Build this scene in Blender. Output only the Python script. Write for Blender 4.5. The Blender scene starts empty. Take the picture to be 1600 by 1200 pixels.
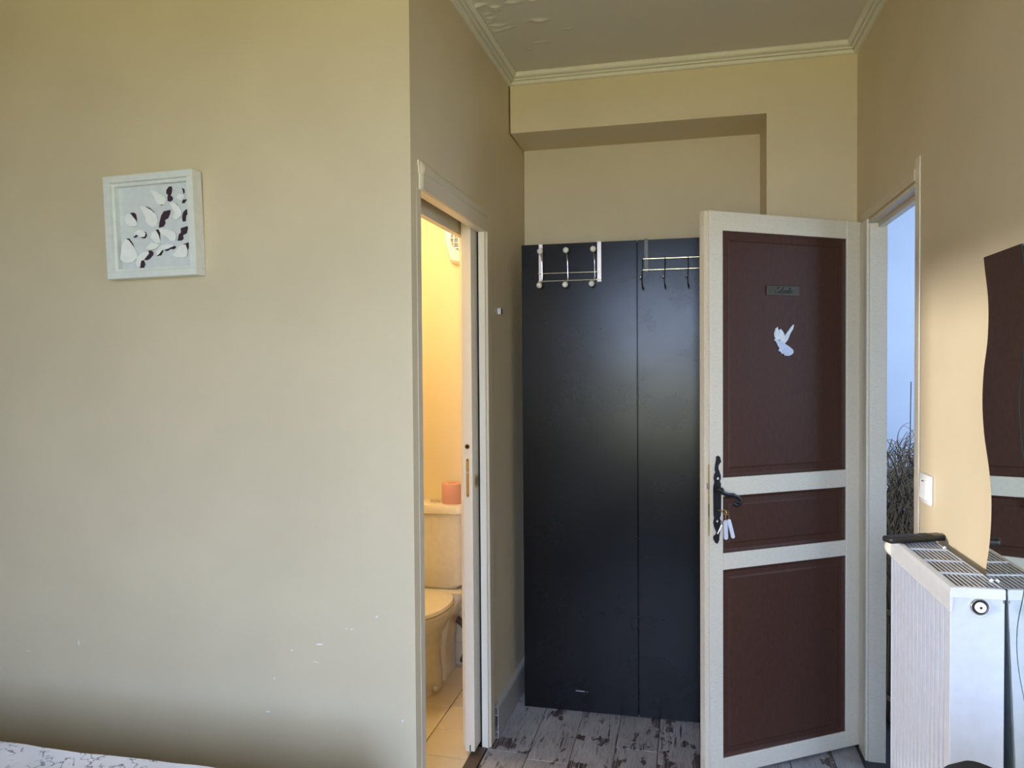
import bpy, bmesh, math, random
from mathutils import Vector, Matrix
sc = bpy.context.scene
col = sc.collection
R = math.radians

# ------------------------------------------------------------------ camera
TH, PITCH, ROLL, EYE = 0.22812, -0.0211, 0.0072, 1.488
def cam_to_room(v):
    c, s = math.cos(TH), math.sin(TH)
    return Vector((v[0]*c - v[1]*s, v[0]*s + v[1]*c, v[2]))
f0 = Vector((0, math.cos(PITCH), math.sin(PITCH)))
r0 = Vector((1, 0, 0)); u0 = Vector((0, -math.sin(PITCH), math.cos(PITCH)))
r1 = r0*math.cos(ROLL) - u0*math.sin(ROLL)
u1 = r0*math.sin(ROLL) + u0*math.cos(ROLL)
rx, uy, fz = cam_to_room(r1), cam_to_room(u1), cam_to_room(f0)
cd = bpy.data.cameras.new('camera')
cd.sensor_width = 36; cd.lens = 36*1172/1600; cd.clip_start = .02
cam = bpy.data.objects.new('camera', cd); col.objects.link(cam)
cam.matrix_world = Matrix(((rx.x, uy.x, -fz.x, 0), (rx.y, uy.y, -fz.y, 0), (rx.z, uy.z, -fz.z, EYE), (0, 0, 0, 1)))
sc.camera = cam

# ------------------------------------------------------------------ view, world, light
sc.view_settings.view_transform = 'Standard'; sc.view_settings.look = 'None'
sc.view_settings.gamma = 1; sc.view_settings.use_curve_mapping = False
sc.view_settings.exposure = 0.0
w = bpy.data.worlds.new('sky'); sc.world = w; w.use_nodes = True
nt = w.node_tree; nt.nodes.clear()
out = nt.nodes.new('ShaderNodeOutputWorld'); bg = nt.nodes.new('ShaderNodeBackground')
bg.inputs['Color'].default_value = (.62, .74, 1, 1); bg.inputs['Strength'].default_value = .25
nt.links.new(bg.outputs[0], out.inputs[0])

def area(name, loc, target, sx, sy, power, color, spread=180):
    l = bpy.data.lights.new(name, 'AREA'); l.shape = 'RECTANGLE'; l.size = sx; l.size_y = sy
    l.energy = power; l.color = color; l.spread = R(spread)
    o = bpy.data.objects.new(name, l); col.objects.link(o); o.location = loc
    o.rotation_euler = (Vector(target) - Vector(loc)).to_track_quat('-Z', 'Y').to_euler()
    return o
# daylight through the rear window: sky from above, sunlit lawn and hedge from below
area('sky_light', (-.2, -5.5, 3.35), (-.2, -1.2, 1.9), 8.0, 3.4, 3700, (.50, .655, 1.0))
area('lawn_light', (-.2, -5.5, -.1), (-.2, -1.2, 1.3), 8.0, 3.4, 1180, (.95, .93, .50))
# low, hazy sun through the window in the outer side wall
sl = bpy.data.lights.new('sun', 'SUN'); sl.energy = 3.1; sl.angle = R(3.2); sl.color = (1, .96, .94)
so = bpy.data.objects.new('sun', sl); col.objects.link(so)
so.rotation_euler = Vector((1, .27, -.072)).to_track_quat('-Z', 'Y').to_euler()
# bluish area light set inside the hall; its source is unseen
area('hall_light', (2.55, 3.3, 1.7), (1.0, 4.2, 1.5), 1.2, 1.4, 42, (.50, .68, 1.0))
# outlines in metres: dove and handle plate on the door plane, paper butterflies in the frame
DOVE = {'wing_back':[[0.3094,1.5844],[0.301,1.5984],[0.2998,1.6109],[0.3056,1.6251],[0.316,1.6337],[0.319,1.6205],[0.3306,1.6254],[0.3372,1.6192],[0.3422,1.6129],[0.3473,1.6035],[0.3481,1.5973],[0.3384,1.5909],[0.3268,1.5861]],'wing_front':[[0.3241,1.5829],[0.3519,1.6036],[0.3695,1.6274],[0.3851,1.6418],[0.3898,1.6418],[0.3851,1.626],[0.3734,1.6101],[0.3617,1.5863],[0.3481,1.5721]],'body':[[0.2971,1.5859],[0.3048,1.5897],[0.3191,1.5829],[0.3364,1.5783],[0.352,1.5689],[0.3695,1.5596],[0.3852,1.5485],[0.3871,1.539],[0.3793,1.5311],[0.3637,1.5258],[0.352,1.528],[0.3481,1.5264],[0.3403,1.5359],[0.3345,1.5327],[0.3287,1.5406],[0.3229,1.5453],[0.3202,1.5421],[0.3191,1.5469],[0.3229,1.5547],[0.3152,1.5641],[0.3075,1.5782]]}
PLATE = [[0.0452,1.1712],[0.0528,1.1678],[0.0564,1.1581],[0.0587,1.1485],[0.0528,1.143],[0.0473,1.1357],[0.0473,1.1243],[0.0527,1.1125],[0.0572,1.0989],[0.0572,1.0875],[0.0527,1.0801],[0.0572,1.0722],[0.0585,1.03],[0.0584,0.9765],[0.057,0.9575],[0.0525,0.9463],[0.0583,0.9363],[0.056,0.925],[0.0524,0.9157],[0.0537,0.8965],[0.0505,0.8833],[0.0505,0.8699],[0.0424,0.8561],[0.0356,0.8598],[0.0266,0.8739],[0.0266,0.8854],[0.0356,0.8903],[0.0402,0.8976],[0.0312,0.9136],[0.0267,0.9311],[0.0281,0.9425],[0.0312,0.9499],[0.0277,0.9597],[0.0269,1.0169],[0.027,1.0626],[0.0315,1.0794],[0.0279,1.0911],[0.0302,1.1042],[0.036,1.1134],[0.0325,1.1212],[0.0347,1.1383],[0.0393,1.159],[0.0384,1.1666]]
LEVER = [[0.0305,1.0577],[0.0282,1.0511],[0.0416,1.0427],[0.0594,1.037],[0.0819,1.0337],[0.0999,1.0249],[0.1112,1.0109],[0.1044,1.0],[0.0931,0.997],[0.0841,1.0022],[0.0886,1.0087],[0.0976,1.0073]]
WINGS = [[(-0.0031,0.1093),(0.012,0.1068),(0.0269,0.0978),(0.0417,0.0871),(0.0453,0.0755),(0.0395,0.0661),(0.0281,0.0635),(0.0168,0.0658),(0.0132,0.0741),(0.0097,0.0857),(0.0023,0.0976)],[(0.0828,0.0815),(0.0942,0.0905),(0.109,0.0896),(0.1118,0.0814),(0.105,0.0731),(0.0938,0.0728)],[(0.0638,0.0664),(0.0788,0.0662),(0.0898,0.0552),(0.0987,0.0385),(0.0948,0.0258),(0.0815,0.0151),(0.0722,0.0173),(0.0686,0.0239),(0.0782,0.0332),(0.0691,0.0499)],[(-0.0414,0.0618),(-0.0306,0.0635),(-0.0081,0.0508),(0.0087,0.0352),(0.011,0.0172),(0.0061,0.0011),(-0.0073,-0.0031),(-0.0204,0.0057),(-0.0278,0.0159),(-0.0275,0.029),(-0.0348,0.0457)],[(-0.1014,0.023),(-0.1003,0.0361),(-0.0905,0.0422),(-0.079,0.0416),(-0.064,0.021),(-0.0624,0.0078),(-0.074,0.0025),(-0.0913,0.0066)],[(-0.0706,-0.0181),(-0.055,-0.0074),(-0.0398,-0.0097),(-0.0324,-0.0199),(-0.0364,-0.0296),(-0.0479,-0.0307),(-0.0573,-0.0253)],[(-0.1223,-0.0852),(-0.1158,-0.0556),(-0.1018,-0.0331),(-0.0922,-0.0369),(-0.0772,-0.0573),(-0.0673,-0.0808),(-0.0691,-0.0923),(-0.084,-0.1049),(-0.1014,-0.1075),(-0.1188,-0.1019),(-0.1244,-0.0934)],[(-0.0687,-0.1104),(-0.0625,-0.0909),(-0.045,-0.0785),(-0.0258,-0.0744),(-0.0241,-0.0826),(-0.0416,-0.1),(-0.0513,-0.1045),(-0.0574,-0.1241),(-0.067,-0.1204)],[(-0.0295,-0.0693),(-0.0255,-0.0596),(-0.0101,-0.0505),(0.005,-0.0528),(0.0163,-0.0582),(0.0047,-0.0675),(-0.0105,-0.0717)],[(-0.0117,-0.034),(-0.0057,-0.0179),(0.0077,-0.0137),(0.015,-0.0287),(0.0202,-0.0518),(0.005,-0.0528)],[(0.0191,-0.0093),(0.0361,-0.0102),(0.0548,-0.016),(0.0715,-0.0217),(0.075,-0.0348),(0.071,-0.0492),(0.056,-0.0486),(0.045,-0.0367),(0.03,-0.0294)],[(0.0064,-0.0806),(0.02,-0.0616),(0.0427,-0.0577),(0.0689,-0.0621),(0.0424,-0.0724),(0.0254,-0.0733),(0.0138,-0.0875),(0.0081,-0.0905)],[(0.0626,-0.0928),(0.076,-0.0803),(0.0912,-0.0647),(0.108,-0.0622),(0.1132,-0.0819),(0.1091,-0.0995),(0.0942,-0.1012),(0.0756,-0.0998)]]
CUTS = [[(0.0147,0.0696),(0.0241,0.0655),(0.0364,0.0756),(0.0343,0.0685),(0.024,0.0629)],[(0.0553,0.1179),(0.0639,0.118),(0.0652,0.1091),(0.0624,0.0979),(0.0585,0.0916),(0.0659,0.0847),(0.0646,0.0766),(0.0563,0.0722),(0.0488,0.0742),(0.0482,0.0857),(0.051,0.092),(0.0447,0.0989),(0.0464,0.1086)],[(0.1001,0.1112),(0.1074,0.1065),(0.1084,0.0968),(0.1053,0.0927),(0.1036,0.1019)],[(0.1031,0.0744),(0.1161,0.0752),(0.1168,0.0726),(0.1105,0.0707),(0.1085,0.066),(0.101,0.0638),(0.0981,0.0665)],[(0.0694,0.0695),(0.0794,0.0634),(0.0887,0.0437),(0.0803,0.0539)],[(-0.0311,0.0647),(-0.0152,0.0572),(-0.0011,0.0427),(-0.0161,0.0517)],[(0.0331,0.0441),(0.0558,0.0468),(0.0537,0.0364),(0.0459,0.0222),(0.0345,0.0179),(0.0354,0.008),(0.0284,-0.0015),(0.0132,-0.0046),(0.0154,0.009),(0.0234,0.0315)],[(0.11,0.0438),(0.1182,0.0453),(0.1175,0.0298),(0.1097,0.027),(0.1075,0.0092),(0.0981,0.0087),(0.0965,0.0212),(0.1005,0.0356)],[(-0.0873,0.0473),(-0.0757,0.048),(-0.0681,0.043),(-0.0657,0.0263),(-0.0688,0.0067),(-0.0743,0.0235),(-0.0817,0.0387)],[(-0.0811,-0.0285),(-0.0675,-0.0205),(-0.0656,-0.0249),(-0.0734,-0.0301)],[(-0.0461,-0.0093),(-0.0347,-0.0164),(-0.0322,-0.0264),(-0.0389,-0.0344),(-0.0531,-0.0321),(-0.0426,-0.0276),(-0.0405,-0.0195)],[(-0.1064,-0.0313),(-0.0967,-0.031),(-0.0835,-0.0489),(-0.0755,-0.0757),(-0.0857,-0.0604),(-0.095,-0.0417)],[(-0.032,-0.0742),(-0.0205,-0.0724),(-0.0122,-0.0784),(-0.0132,-0.0866),(-0.0249,-0.0976),(-0.0364,-0.1021),(-0.0479,-0.0983),(-0.0342,-0.0873)],[(-0.0594,-0.0995),(-0.048,-0.1016),(-0.0432,-0.1134),(-0.0484,-0.1247),(-0.0658,-0.1284),(-0.0579,-0.1178)],[(-0.0002,-0.0115),(0.0093,-0.0094),(0.0148,-0.0205),(0.0142,-0.0483),(0.007,-0.0299)],[(0.0316,-0.0298),(0.0422,-0.0286),(0.0429,-0.0313),(0.0323,-0.0324)],[(0.0063,0.0891),(0.0131,0.0881),(0.0131,0.0851),(0.0074,0.0848)],[(0.0903,-0.011),(0.1128,-0.0063),(0.1138,-0.0122),(0.1086,-0.0282),(0.0955,-0.0324),(0.0971,-0.0439),(0.0896,-0.0484),(0.0772,-0.0485),(0.0824,-0.0302),(0.09,-0.024)],[(0.0308,-0.0753),(0.0499,-0.0607),(0.0612,-0.0602),(0.0694,-0.0671),(0.0629,-0.0734),(0.0478,-0.0727),(0.0402,-0.0773),(0.0307,-0.0769)],[(0.0157,-0.0697),(0.0239,-0.0766),(0.0153,-0.0894),(0.0008,-0.0911),(0.0117,-0.081)],[(0.0968,-0.0602),(0.1137,-0.056),(0.1134,-0.0706),(0.1036,-0.0962),(0.107,-0.0769)]]

# ------------------------------------------------------------------ materials
def nodes_of(name):
    m = bpy.data.materials.new(name); m.use_nodes = True
    t = m.node_tree; return m, t, t.nodes['Principled BSDF']
def setin(b, k, v):
    b.inputs[k].default_value = v
def noise(t, scale, detail=2, vec=None, rough=.5):
    n = t.nodes.new('ShaderNodeTexNoise'); n.inputs['Scale'].default_value = scale
    n.inputs['Detail'].default_value = detail; n.inputs['Roughness'].default_value = rough
    if vec is not None: t.links.new(vec, n.inputs['Vector'])
    return n
def position(t, scale=(1, 1, 1), obj=False):
    if obj:
        p = t.nodes.new('ShaderNodeTexCoord').outputs['Object']
    else:
        p = t.nodes.new('ShaderNodeNewGeometry').outputs['Position']
    mp = t.nodes.new('ShaderNodeMapping'); mp.inputs['Scale'].default_value = scale
    t.links.new(p, mp.inputs['Vector']); return mp.outputs[0]
def ramp(t, src, stops):
    r = t.nodes.new('ShaderNodeValToRGB'); e = r.color_ramp.elements
    while len(e) < len(stops): e.new(.5)
    for el, (p, c) in zip(e, stops):
        el.position = p; el.color = (*c, 1) if len(c) == 3 else c
    t.links.new(src, r.inputs[0]); return r.outputs[0]
def mixc(t, fac, a, b, mode='MIX'):
    m = t.nodes.new('ShaderNodeMix'); m.data_type = 'RGBA'; m.blend_type = mode
    for s, v in ((0, fac), (6, a), (7, b)):
        if hasattr(v, 'links'): t.links.new(v, m.inputs[s])
        else: m.inputs[s].default_value = v if s == 0 else (*v, 1)
    return m.outputs[2]
def math_(t, op, a, b=0.0):
    m = t.nodes.new('ShaderNodeMath'); m.operation = op
    for i, v in enumerate((a, b)):
        if hasattr(v, 'links'): t.links.new(v, m.inputs[i])
        else: m.inputs[i].default_value = v
    return m.outputs[0]
def bump(t, b, h, strength, dist=.002):
    n = t.nodes.new('ShaderNodeBump'); n.inputs['Strength'].default_value = strength
    n.inputs['Distance'].default_value = dist
    t.links.new(h, n.inputs['Height']); t.links.new(n.outputs[0], b.inputs['Normal'])
def paint(name, c, rough=.55, var=.04, grain=350, bs=.15, spec=.4):
    m, t, b = nodes_of(name)
    p = position(t)
    n = noise(t, 3, 3, p)
    c2 = tuple(x*(1-var*2) for x in c)
    t.links.new(ramp(t, n.outputs[0], [(.35, c2), (.65, c)]), b.inputs['Base Color'])
    setin(b, 'Roughness', rough); setin(b, 'Specular IOR Level', spec)
    g = noise(t, grain, 2, p); bump(t, b, g.outputs[0], bs, .001)
    return m
def plain(name, c, rough=.5, metal=0, spec=.5, coat=0):
    m, t, b = nodes_of(name)
    n = noise(t, 40, 3, position(t))
    t.links.new(ramp(t, n.outputs[0], [(.3, tuple(x*.93 for x in c)), (.7, c)]), b.inputs['Base Color'])
    r = t.nodes.new('ShaderNodeMapRange'); t.links.new(n.outputs[0], r.inputs[0])
    r.inputs[3].default_value = max(0, rough-.04); r.inputs[4].default_value = rough+.04
    t.links.new(r.outputs[0], b.inputs['Roughness'])
    setin(b, 'Metallic', metal); setin(b, 'Specular IOR Level', spec); setin(b, 'Coat Weight', coat)
    return m

M = {}
M['wall'] = paint('beige_wall_paint', (.70, .588, .395), .5, .03, 260, .25)
M['ceiling'] = None
M['wc_wall'] = paint('cream_bathroom_paint', (.86, .74, .50), .5, .02)
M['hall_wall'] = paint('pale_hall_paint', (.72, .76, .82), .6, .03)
M['cornice'] = paint('white_plaster', (.78, .75, .64), .6, .03)
M['trim_wall'] = paint('beige_trim_paint', (.66, .565, .41), .35, .02, 120, .1)
M['cream'] = paint('cream_gloss_paint', (.80, .735, .60), .3, .02, 90, .1)
M['white_plastic'] = plain('white_plastic', (.85, .86, .86), .3)
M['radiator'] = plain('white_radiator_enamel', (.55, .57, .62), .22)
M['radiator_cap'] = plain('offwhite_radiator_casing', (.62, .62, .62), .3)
M['frame_white'] = plain('white_painted_frame', (.80, .82, .76), .4)
M['card'] = plain('white_card', (.74, .77, .76), .7)
M['paper'] = plain('white_paper', (.90, .91, .87), .7)
M['aubergine'] = plain('aubergine_paper', (.045, .022, .035), .8)
M['chrome'] = plain('brushed_chrome', (.75, .73, .70), .22, 1)
M['steel'] = plain('pale_steel', (.62, .54, .52), .42, 1)
M['dull_steel'] = plain('dull_steel', (.20, .20, .21), .6, .8)
M['knob'] = plain('white_ceramic', (.85, .85, .80), .15)
M['iron'] = plain('black_wrought_iron', (.012, .012, .013), .38, .0)
M['brass'] = plain('brass', (.62, .44, .18), .3, 1)
M['dark_brass'] = plain('dull_brass', (.16, .12, .06), .4, .7)
M['black'] = plain('black_plastic', (.012, .012, .013), .4)
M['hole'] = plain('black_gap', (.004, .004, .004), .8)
M['porcelain'] = plain('ivory_porcelain', (.88, .83, .72), .12)
M['pink'] = paint('pink_tissue', (.80, .42, .33), .9, .04, 900, .4)
M['cardboard'] = plain('cardboard_tube', (.20, .11, .06), .9)
M['tag'] = plain('white_key_tag', (.75, .80, .90), .3)
M['twig'] = plain('brown_twig', (.33, .25, .16), .8)
M['twig_dark'] = plain('dark_twig', (.07, .052, .04), .8)
M['straw'] = plain('straw_tie', (.34, .26, .17), .8)
M['grout'] = plain('dark_grout', (.03, .022, .018), .9)
M['tile'] = paint('cream_floor_tile', (.80, .70, .52), .25, .03, 60, .05)
M['dark_wood'] = plain('dark_threshold_wood', (.10, .065, .045), .5)
M['slab'] = plain('dark_underlay', (.012, .010, .010), .9)
M['hall_floor'] = plain('dark_hall_floor', (.016, .017, .022), .5)
M['fabric'] = paint('black_fabric', (.012, .011, .012), .9, .1, 700, .5)
M['green_glass'] = plain('green_glass_edge', (.03, .12, .10), .1)
M['chip'] = plain('white_plaster_chip', (.92, .92, .95), .8)
M['dove'] = plain('dove_blue_white', (.62, .70, .86), .4)
M['dove_white'] = plain('dove_white', (.84, .88, .90), .4)
M['plate_brass'] = plain('dark_bronze_plate', (.085, .070, .038), .35, .4)

def door_paint():
    m, t, b = nodes_of('white_washed_wood')
    p = position(t, (14, 14, 160))
    n = noise(t, 1.2, 5, position(t, (60, 60, 400)), .7)
    n2 = noise(t, 2, 3, position(t))
    c = ramp(t, n.outputs[0], [(.30, (.66, .58, .44)), (.52, (.79, .715, .57))])
    c = mixc(t, .12, c, ramp(t, n2.outputs[0], [(.3, (.6, .55, .45)), (.7, (.8, .77, .68))]))
    t.links.new(c, b.inputs['Base Color']); setin(b, 'Roughness', .38)
    bump(t, b, n.outputs[0], .35, .0008); return m
M['door_white'] = door_paint()
def brown():
    m, t, b = nodes_of('chocolate_brown_paint')
    n = noise(t, 90, 4, position(t, (1, 1, .5)))
    t.links.new(ramp(t, n.outputs[0], [(.3, (.066, .028, .018)), (.7, (.080, .035, .023))]), b.inputs['Base Color'])
    setin(b, 'Roughness', .5); setin(b, 'Specular IOR Level', .22)
    bump(t, b, n.outputs[0], .2, .0008); return m
M['brown'] = brown()
def black_board():
    m, t, b = nodes_of('black_brown_laminate')
    g = noise(t, 4, 5, position(t, (22, 22, 1.2)), .6)
    s = noise(t, 3.2, 6, position(t, (1, 1, 1.2)), .7)
    t.links.new(ramp(t, g.outputs[0], [(.35, (.0030, .0030, .0036)), (.7, (.0050, .0048, .0055))]), b.inputs['Base Color'])
    t.links.new(ramp(t, s.outputs[0], [(.35, (.24,)*3), (.62, (.28,)*3)]), b.inputs['Roughness'])
    setin(b, 'Specular IOR Level', .28)
    bump(t, b, g.outputs[0], .05, .0005); return m
M['board'] = black_board()
def plank_mat():
    m, t, b = nodes_of('distressed_whitewashed_plank')
    oi = t.nodes.new('ShaderNodeObjectInfo')
    base = t.nodes.new('ShaderNodeNewGeometry').outputs['Position']
    cx = t.nodes.new('ShaderNodeCombineXYZ')
    t.links.new(math_(t, 'MULTIPLY', oi.outputs['Random'], 40.0), cx.inputs[0])
    t.links.new(math_(t, 'MULTIPLY', oi.outputs['Random'], 70.0), cx.inputs[1])
    va = t.nodes.new('ShaderNodeVectorMath'); va.operation = 'ADD'
    t.links.new(base, va.inputs[0]); t.links.new(cx.outputs[0], va.inputs[1])
    def mp(sx, sy):
        k = t.nodes.new('ShaderNodeMapping'); k.inputs['Scale'].default_value = (sx, sy, 1)
        t.links.new(va.outputs[0], k.inputs['Vector']); return k.outputs[0]
    tone = noise(t, 1, 4, mp(5, 2.5), .6)
    c = ramp(t, tone.outputs[0], [(.3, (.27, .255, .25)), (.7, (.47, .45, .44))])
    grain = noise(t, 1, 5, mp(190, 12), .65)
    c = mixc(t, ramp(t, grain.outputs[0], [(.46, (0,)*3), (.68, (.5,)*3)]), c, (.10, .08, .075))
    # long black cracks
    crack = noise(t, 1, 6, mp(70, 4.5), .75)
    gate = noise(t, 1, 2, mp(7, 3.2))
    ck = math_(t, 'MULTIPLY', ramp(t, crack.outputs[0], [(.56, (0,)*3), (.60, (1,)*3)]), ramp(t, gate.outputs[0], [(.44, (0,)*3), (.56, (1,)*3)]))
    c = mixc(t, ck, c, (.018, .014, .013))
    # worn patches of bare dark red-brown wood, combed by the grain
    patch = noise(t, 1, 4, mp(11, 5.5), .6)
    comb = noise(t, 1, 3, mp(230, 7))
    pk = math_(t, 'MULTIPLY', ramp(t, patch.outputs[0], [(.575, (0,)*3), (.60, (1,)*3)]), ramp(t, comb.outputs[0], [(.36, (.25,)*3), (.48, (1,)*3)]))
    c = mixc(t, pk, c, (.065, .038, .034))
    t.links.new(c, b.inputs['Base Color']); setin(b, 'Roughness', .42)
    bump(t, b, crack.outputs[0], .3, .001); return m
M['plank'] = plank_mat()
def ceiling_mat():
    m, t, b = nodes_of('peeling_ceiling_paint')
    setin(b, 'Base Color', (.66, .62, .54, 1)); setin(b, 'Roughness', .7)
    p = position(t)
    n = noise(t, 30, 3, p); bump(t, b, n.outputs[0], .15, .002); return m
M['ceiling'] = ceiling_mat()
def bedding():
    m, t, b = nodes_of('patterned_white_bedding')
    p = position(t, (1, 1, 1))
    n = noise(t, 34, 3, p, .5)
    line = ramp(t, n.outputs[0], [(.470, (0,)*3), (.492, (1,)*3), (.508, (1,)*3), (.530, (0,)*3)])
    gate = noise(t, 11, 1, p)
    k = math_(t, 'MULTIPLY', line, ramp(t, gate.outputs[0], [(.52, (0,)*3), (.56, (1,)*3)]))
    t.links.new(mixc(t, k, (.74, .73, .75), (.20, .20, .22)), b.inputs['Base Color'])
    setin(b, 'Roughness', .85)
    f = noise(t, 9, 4, p); bump(t, b, f.outputs[0], .5, .01); return m
M['bedding'] = bedding()
def mirror_mat():
    m, t, b = nodes_of('silvered_glass')
    n = noise(t, 3, 1, position(t))
    t.links.new(ramp(t, n.outputs[0], [(.3, (.80, .86, .84)), (.7, (.82, .87, .85))]), b.inputs['Base Color'])
    setin(b, 'Metallic', 1); setin(b, 'Roughness', .015); return m
M['mirror'] = mirror_mat()

# ------------------------------------------------------------------ helpers
def link(name, me, m=None, parent=None, loc=None, rz=0):
    o = bpy.data.objects.new(name, me); col.objects.link(o)
    if m: me.materials.append(M[m] if isinstance(m, str) else m)
    if parent: o.parent = parent
    if loc is not None: o.location = loc
    if rz: o.rotation_euler[2] = rz
    return o
def obj(name, bm, m=None, parent=None, smooth=False, loc=None, rz=0):
    bmesh.ops.recalc_face_normals(bm, faces=bm.faces)
    me = bpy.data.meshes.new(name); bm.to_mesh(me); bm.free()
    if smooth:
        for p in me.polygons: p.use_smooth = True
        try: me.set_sharp_from_angle(angle=R(38))
        except Exception: pass
    return link(name, me, m, parent, loc, rz)
def thing(name, label, cat, loc=(0, 0, 0), rz=0, group=None):
    o = bpy.data.objects.new(name, None); col.objects.link(o); o.empty_display_size = .05
    o.location = loc; o.rotation_euler = (0, 0, rz); o['label'] = label; o['category'] = cat
    if group: o['group'] = group
    return o
def tag(o, label, cat, group=None):
    o['label'] = label; o['category'] = cat
    if group: o['group'] = group
    return o
def struct(o, label=None):
    o['kind'] = 'structure'
    if label: o['label'] = label
    return o
def sroot(name, label, loc=(0, 0, 0), rz=0):
    o = bpy.data.objects.new(name, None); col.objects.link(o); o.location = loc
    o.rotation_euler = (0, 0, rz); o['kind'] = 'structure'; o['label'] = label; return o
def box(bm, x0, x1, y0, y1, z0, z1, bev=0, seg=2):
    r = bmesh.ops.create_cube(bm, size=1)
    vs = r['verts']
    for v in vs:
        v.co = ((x0+x1)/2 + v.co.x*(x1-x0), (y0+y1)/2 + v.co.y*(y1-y0), (z0+z1)/2 + v.co.z*(z1-z0))
    if bev:
        es = list({e for v in vs for e in v.link_edges})
        bmesh.ops.bevel(bm, geom=es, offset=bev, segments=seg, affect='EDGES', profile=.5)
    return bm
def B(*a, **k):
    bm = bmesh.new(); box(bm, *a, **k); return bm
def prism(bm, pts, lo, hi, axis='Z'):
    """polygon pts extruded along an axis; Z: pts=(x,y); Y: pts=(x,z); X: pts=(y,z)"""
    def P(a, b, h):
        return {'Z': (a, b, h), 'Y': (a, h, b), 'X': (h, a, b)}[axis]
    v0 = [bm.verts.new(P(a, b, lo)) for a, b in pts]; v1 = [bm.verts.new(P(a, b, hi)) for a, b in pts]
    n = len(pts)
    c0 = bm.faces.new(v0); c1 = bm.faces.new(v1[::-1])
    for i in range(n): bm.faces.new((v0[i], v1[i], v1[(i+1) % n], v0[(i+1) % n]))
    bm.normal_update()
    if n > 4: bmesh.ops.triangulate(bm, faces=[c0, c1])
    return bm
def PR(*a, **k):
    bm = bmesh.new(); prism(bm, *a, **k); return bm
def tube(bm, pts, rad, n=8, closed=False):
    pts = [Vector(p) for p in pts]; rings = []
    up = Vector((0.13, .21, .97)).normalized(); N = len(pts)
    rr = rad if hasattr(rad, '__len__') else [rad]*N
    for i, p in enumerate(pts):
        if closed: d = (pts[(i+1) % N] - pts[i-1])
        else: d = pts[min(i+1, N-1)] - pts[max(i-1, 0)]
        d.normalize(); a = up - d*up.dot(d)
        if a.length < .05: a = Vector((1, 0, 0)) - d*d.x
        a.normalize(); b = d.cross(a); up = a
        rings.append([bm.verts.new(p + (a*math.cos(2*math.pi*k/n) + b*math.sin(2*math.pi*k/n))*rr[i]) for k in range(n)])
    for i in range(N if closed else N-1):
        A, Bq = rings[i], rings[(i+1) % N]
        for k in range(n): bm.faces.new((A[k], A[(k+1) % n], Bq[(k+1) % n], Bq[k]))
    if not closed: bm.faces.new(rings[0][::-1]); bm.faces.new(rings[-1])
    return bm
def T(*a, **k):
    bm = bmesh.new(); tube(bm, *a, **k); return bm
def lathe(bm, prof, n=24, mat=None):
    rings = []
    for r, z in prof:
        r = max(r, 1e-5)
        rings.append([bm.verts.new((r*math.cos(2*math.pi*k/n), r*math.sin(2*math.pi*k/n), z)) for k in range(n)])
    for i in range(len(prof)-1):
        for k in range(n): bm.faces.new((rings[i][k], rings[i][(k+1) % n], rings[i+1][(k+1) % n], rings[i+1][k]))
    bm.faces.new(rings[0][::-1]); bm.faces.new(rings[-1])
    if mat is not None: bm.transform(mat)
    return bm
def LA(*a, **k):
    bm = bmesh.new(); lathe(bm, *a, **k); return bm
def ball(r, c, n=14):
    bm = bmesh.new(); bmesh.ops.create_uvsphere(bm, u_segments=n, v_segments=n//2+2, radius=r)
    bmesh.ops.translate(bm, verts=bm.verts, vec=c); return bm
def smoothpts(pts, k=4):
    """Catmull-Rom through the points"""
    pts = [Vector(p) for p in pts]; o = []
    for i in range(len(pts)-1):
        p0, p1, p2, p3 = pts[max(i-1, 0)], pts[i], pts[i+1], pts[min(i+2, len(pts)-1)]
        for j in range(k):
            t = j/k
            o.append(.5*((2*p1) + (p2-p0)*t + (2*p0-5*p1+4*p2-p3)*t*t + (3*p1-p0-3*p2+p3)*t**3))
    o.append(pts[-1]); return o
NEGY = Matrix.Rotation(R(90), 4, 'X')      # lathe axis z -> -y

# ------------------------------------------------------------------ room shell
LX = lambda y: -.7992 + .01482*y           # face of the passage's left wall
RX = lambda y: .6691 - .0027*y             # face of the right wall
CZ = 2.76
YP = 2.044                                 # picture wall face
YB, YN = 3.215, 3.494                      # back wall, niche back
# floor with planks
fl = B(-3.3, .72, -1.2, 3.5, -.12, -.012)
floor = struct(obj('floor', fl, 'slab'), 'floor of worn white and brown wood-look planks')
pk = bpy.data.meshes.new('plank'); bm = B(-.0803, .0803, -.6, .6, -.0119, 0, bev=.0014, seg=1); bm.to_mesh(pk); bm.free(); pk.materials.append(M['plank'])
random.seed(5)
def plank_col(c, x):
    y0 = -1.2 + {0: .26, 1: 0, 2: .52, 3: .8, 4: .15, 5: .66, 6: .4}[c % 7] - 1.2
    # the joint seen in the passage lies at y = 2.763 in the column at x = -.517
    if c == 0: y0 = 2.763 - 5*1.2
    y = y0
    while y < 3.5:
        a, b = max(y, -1.2), min(y+1.199, 3.494)
        if b-a > .02:
            sx = 1.0; xx = x
            x0, x1 = x-.0803, x+.0803
            lim0 = (LX(3.2)+.002 if a > 2.05 else -3.2); lim1 = .664
            if b > YP and a < YP and x < LX(YP)-.05: b = YP
            if a >= YP-.001 and x < LX(YP)-.05: break
            x1 = min(x1, lim1)
            if x1-x0 > .01:
                o = bpy.data.objects.new('plank', pk); col.objects.link(o); o.parent = floor
                o.location = ((x0+x1)/2, (a+b)/2, 0); o.scale = ((x1-x0)/.1606, (b-a)/1.2, 1)
        y += 1.2
for c in range(-17, 8):
    plank_col(c, -.5165 + c*.1626)

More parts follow.
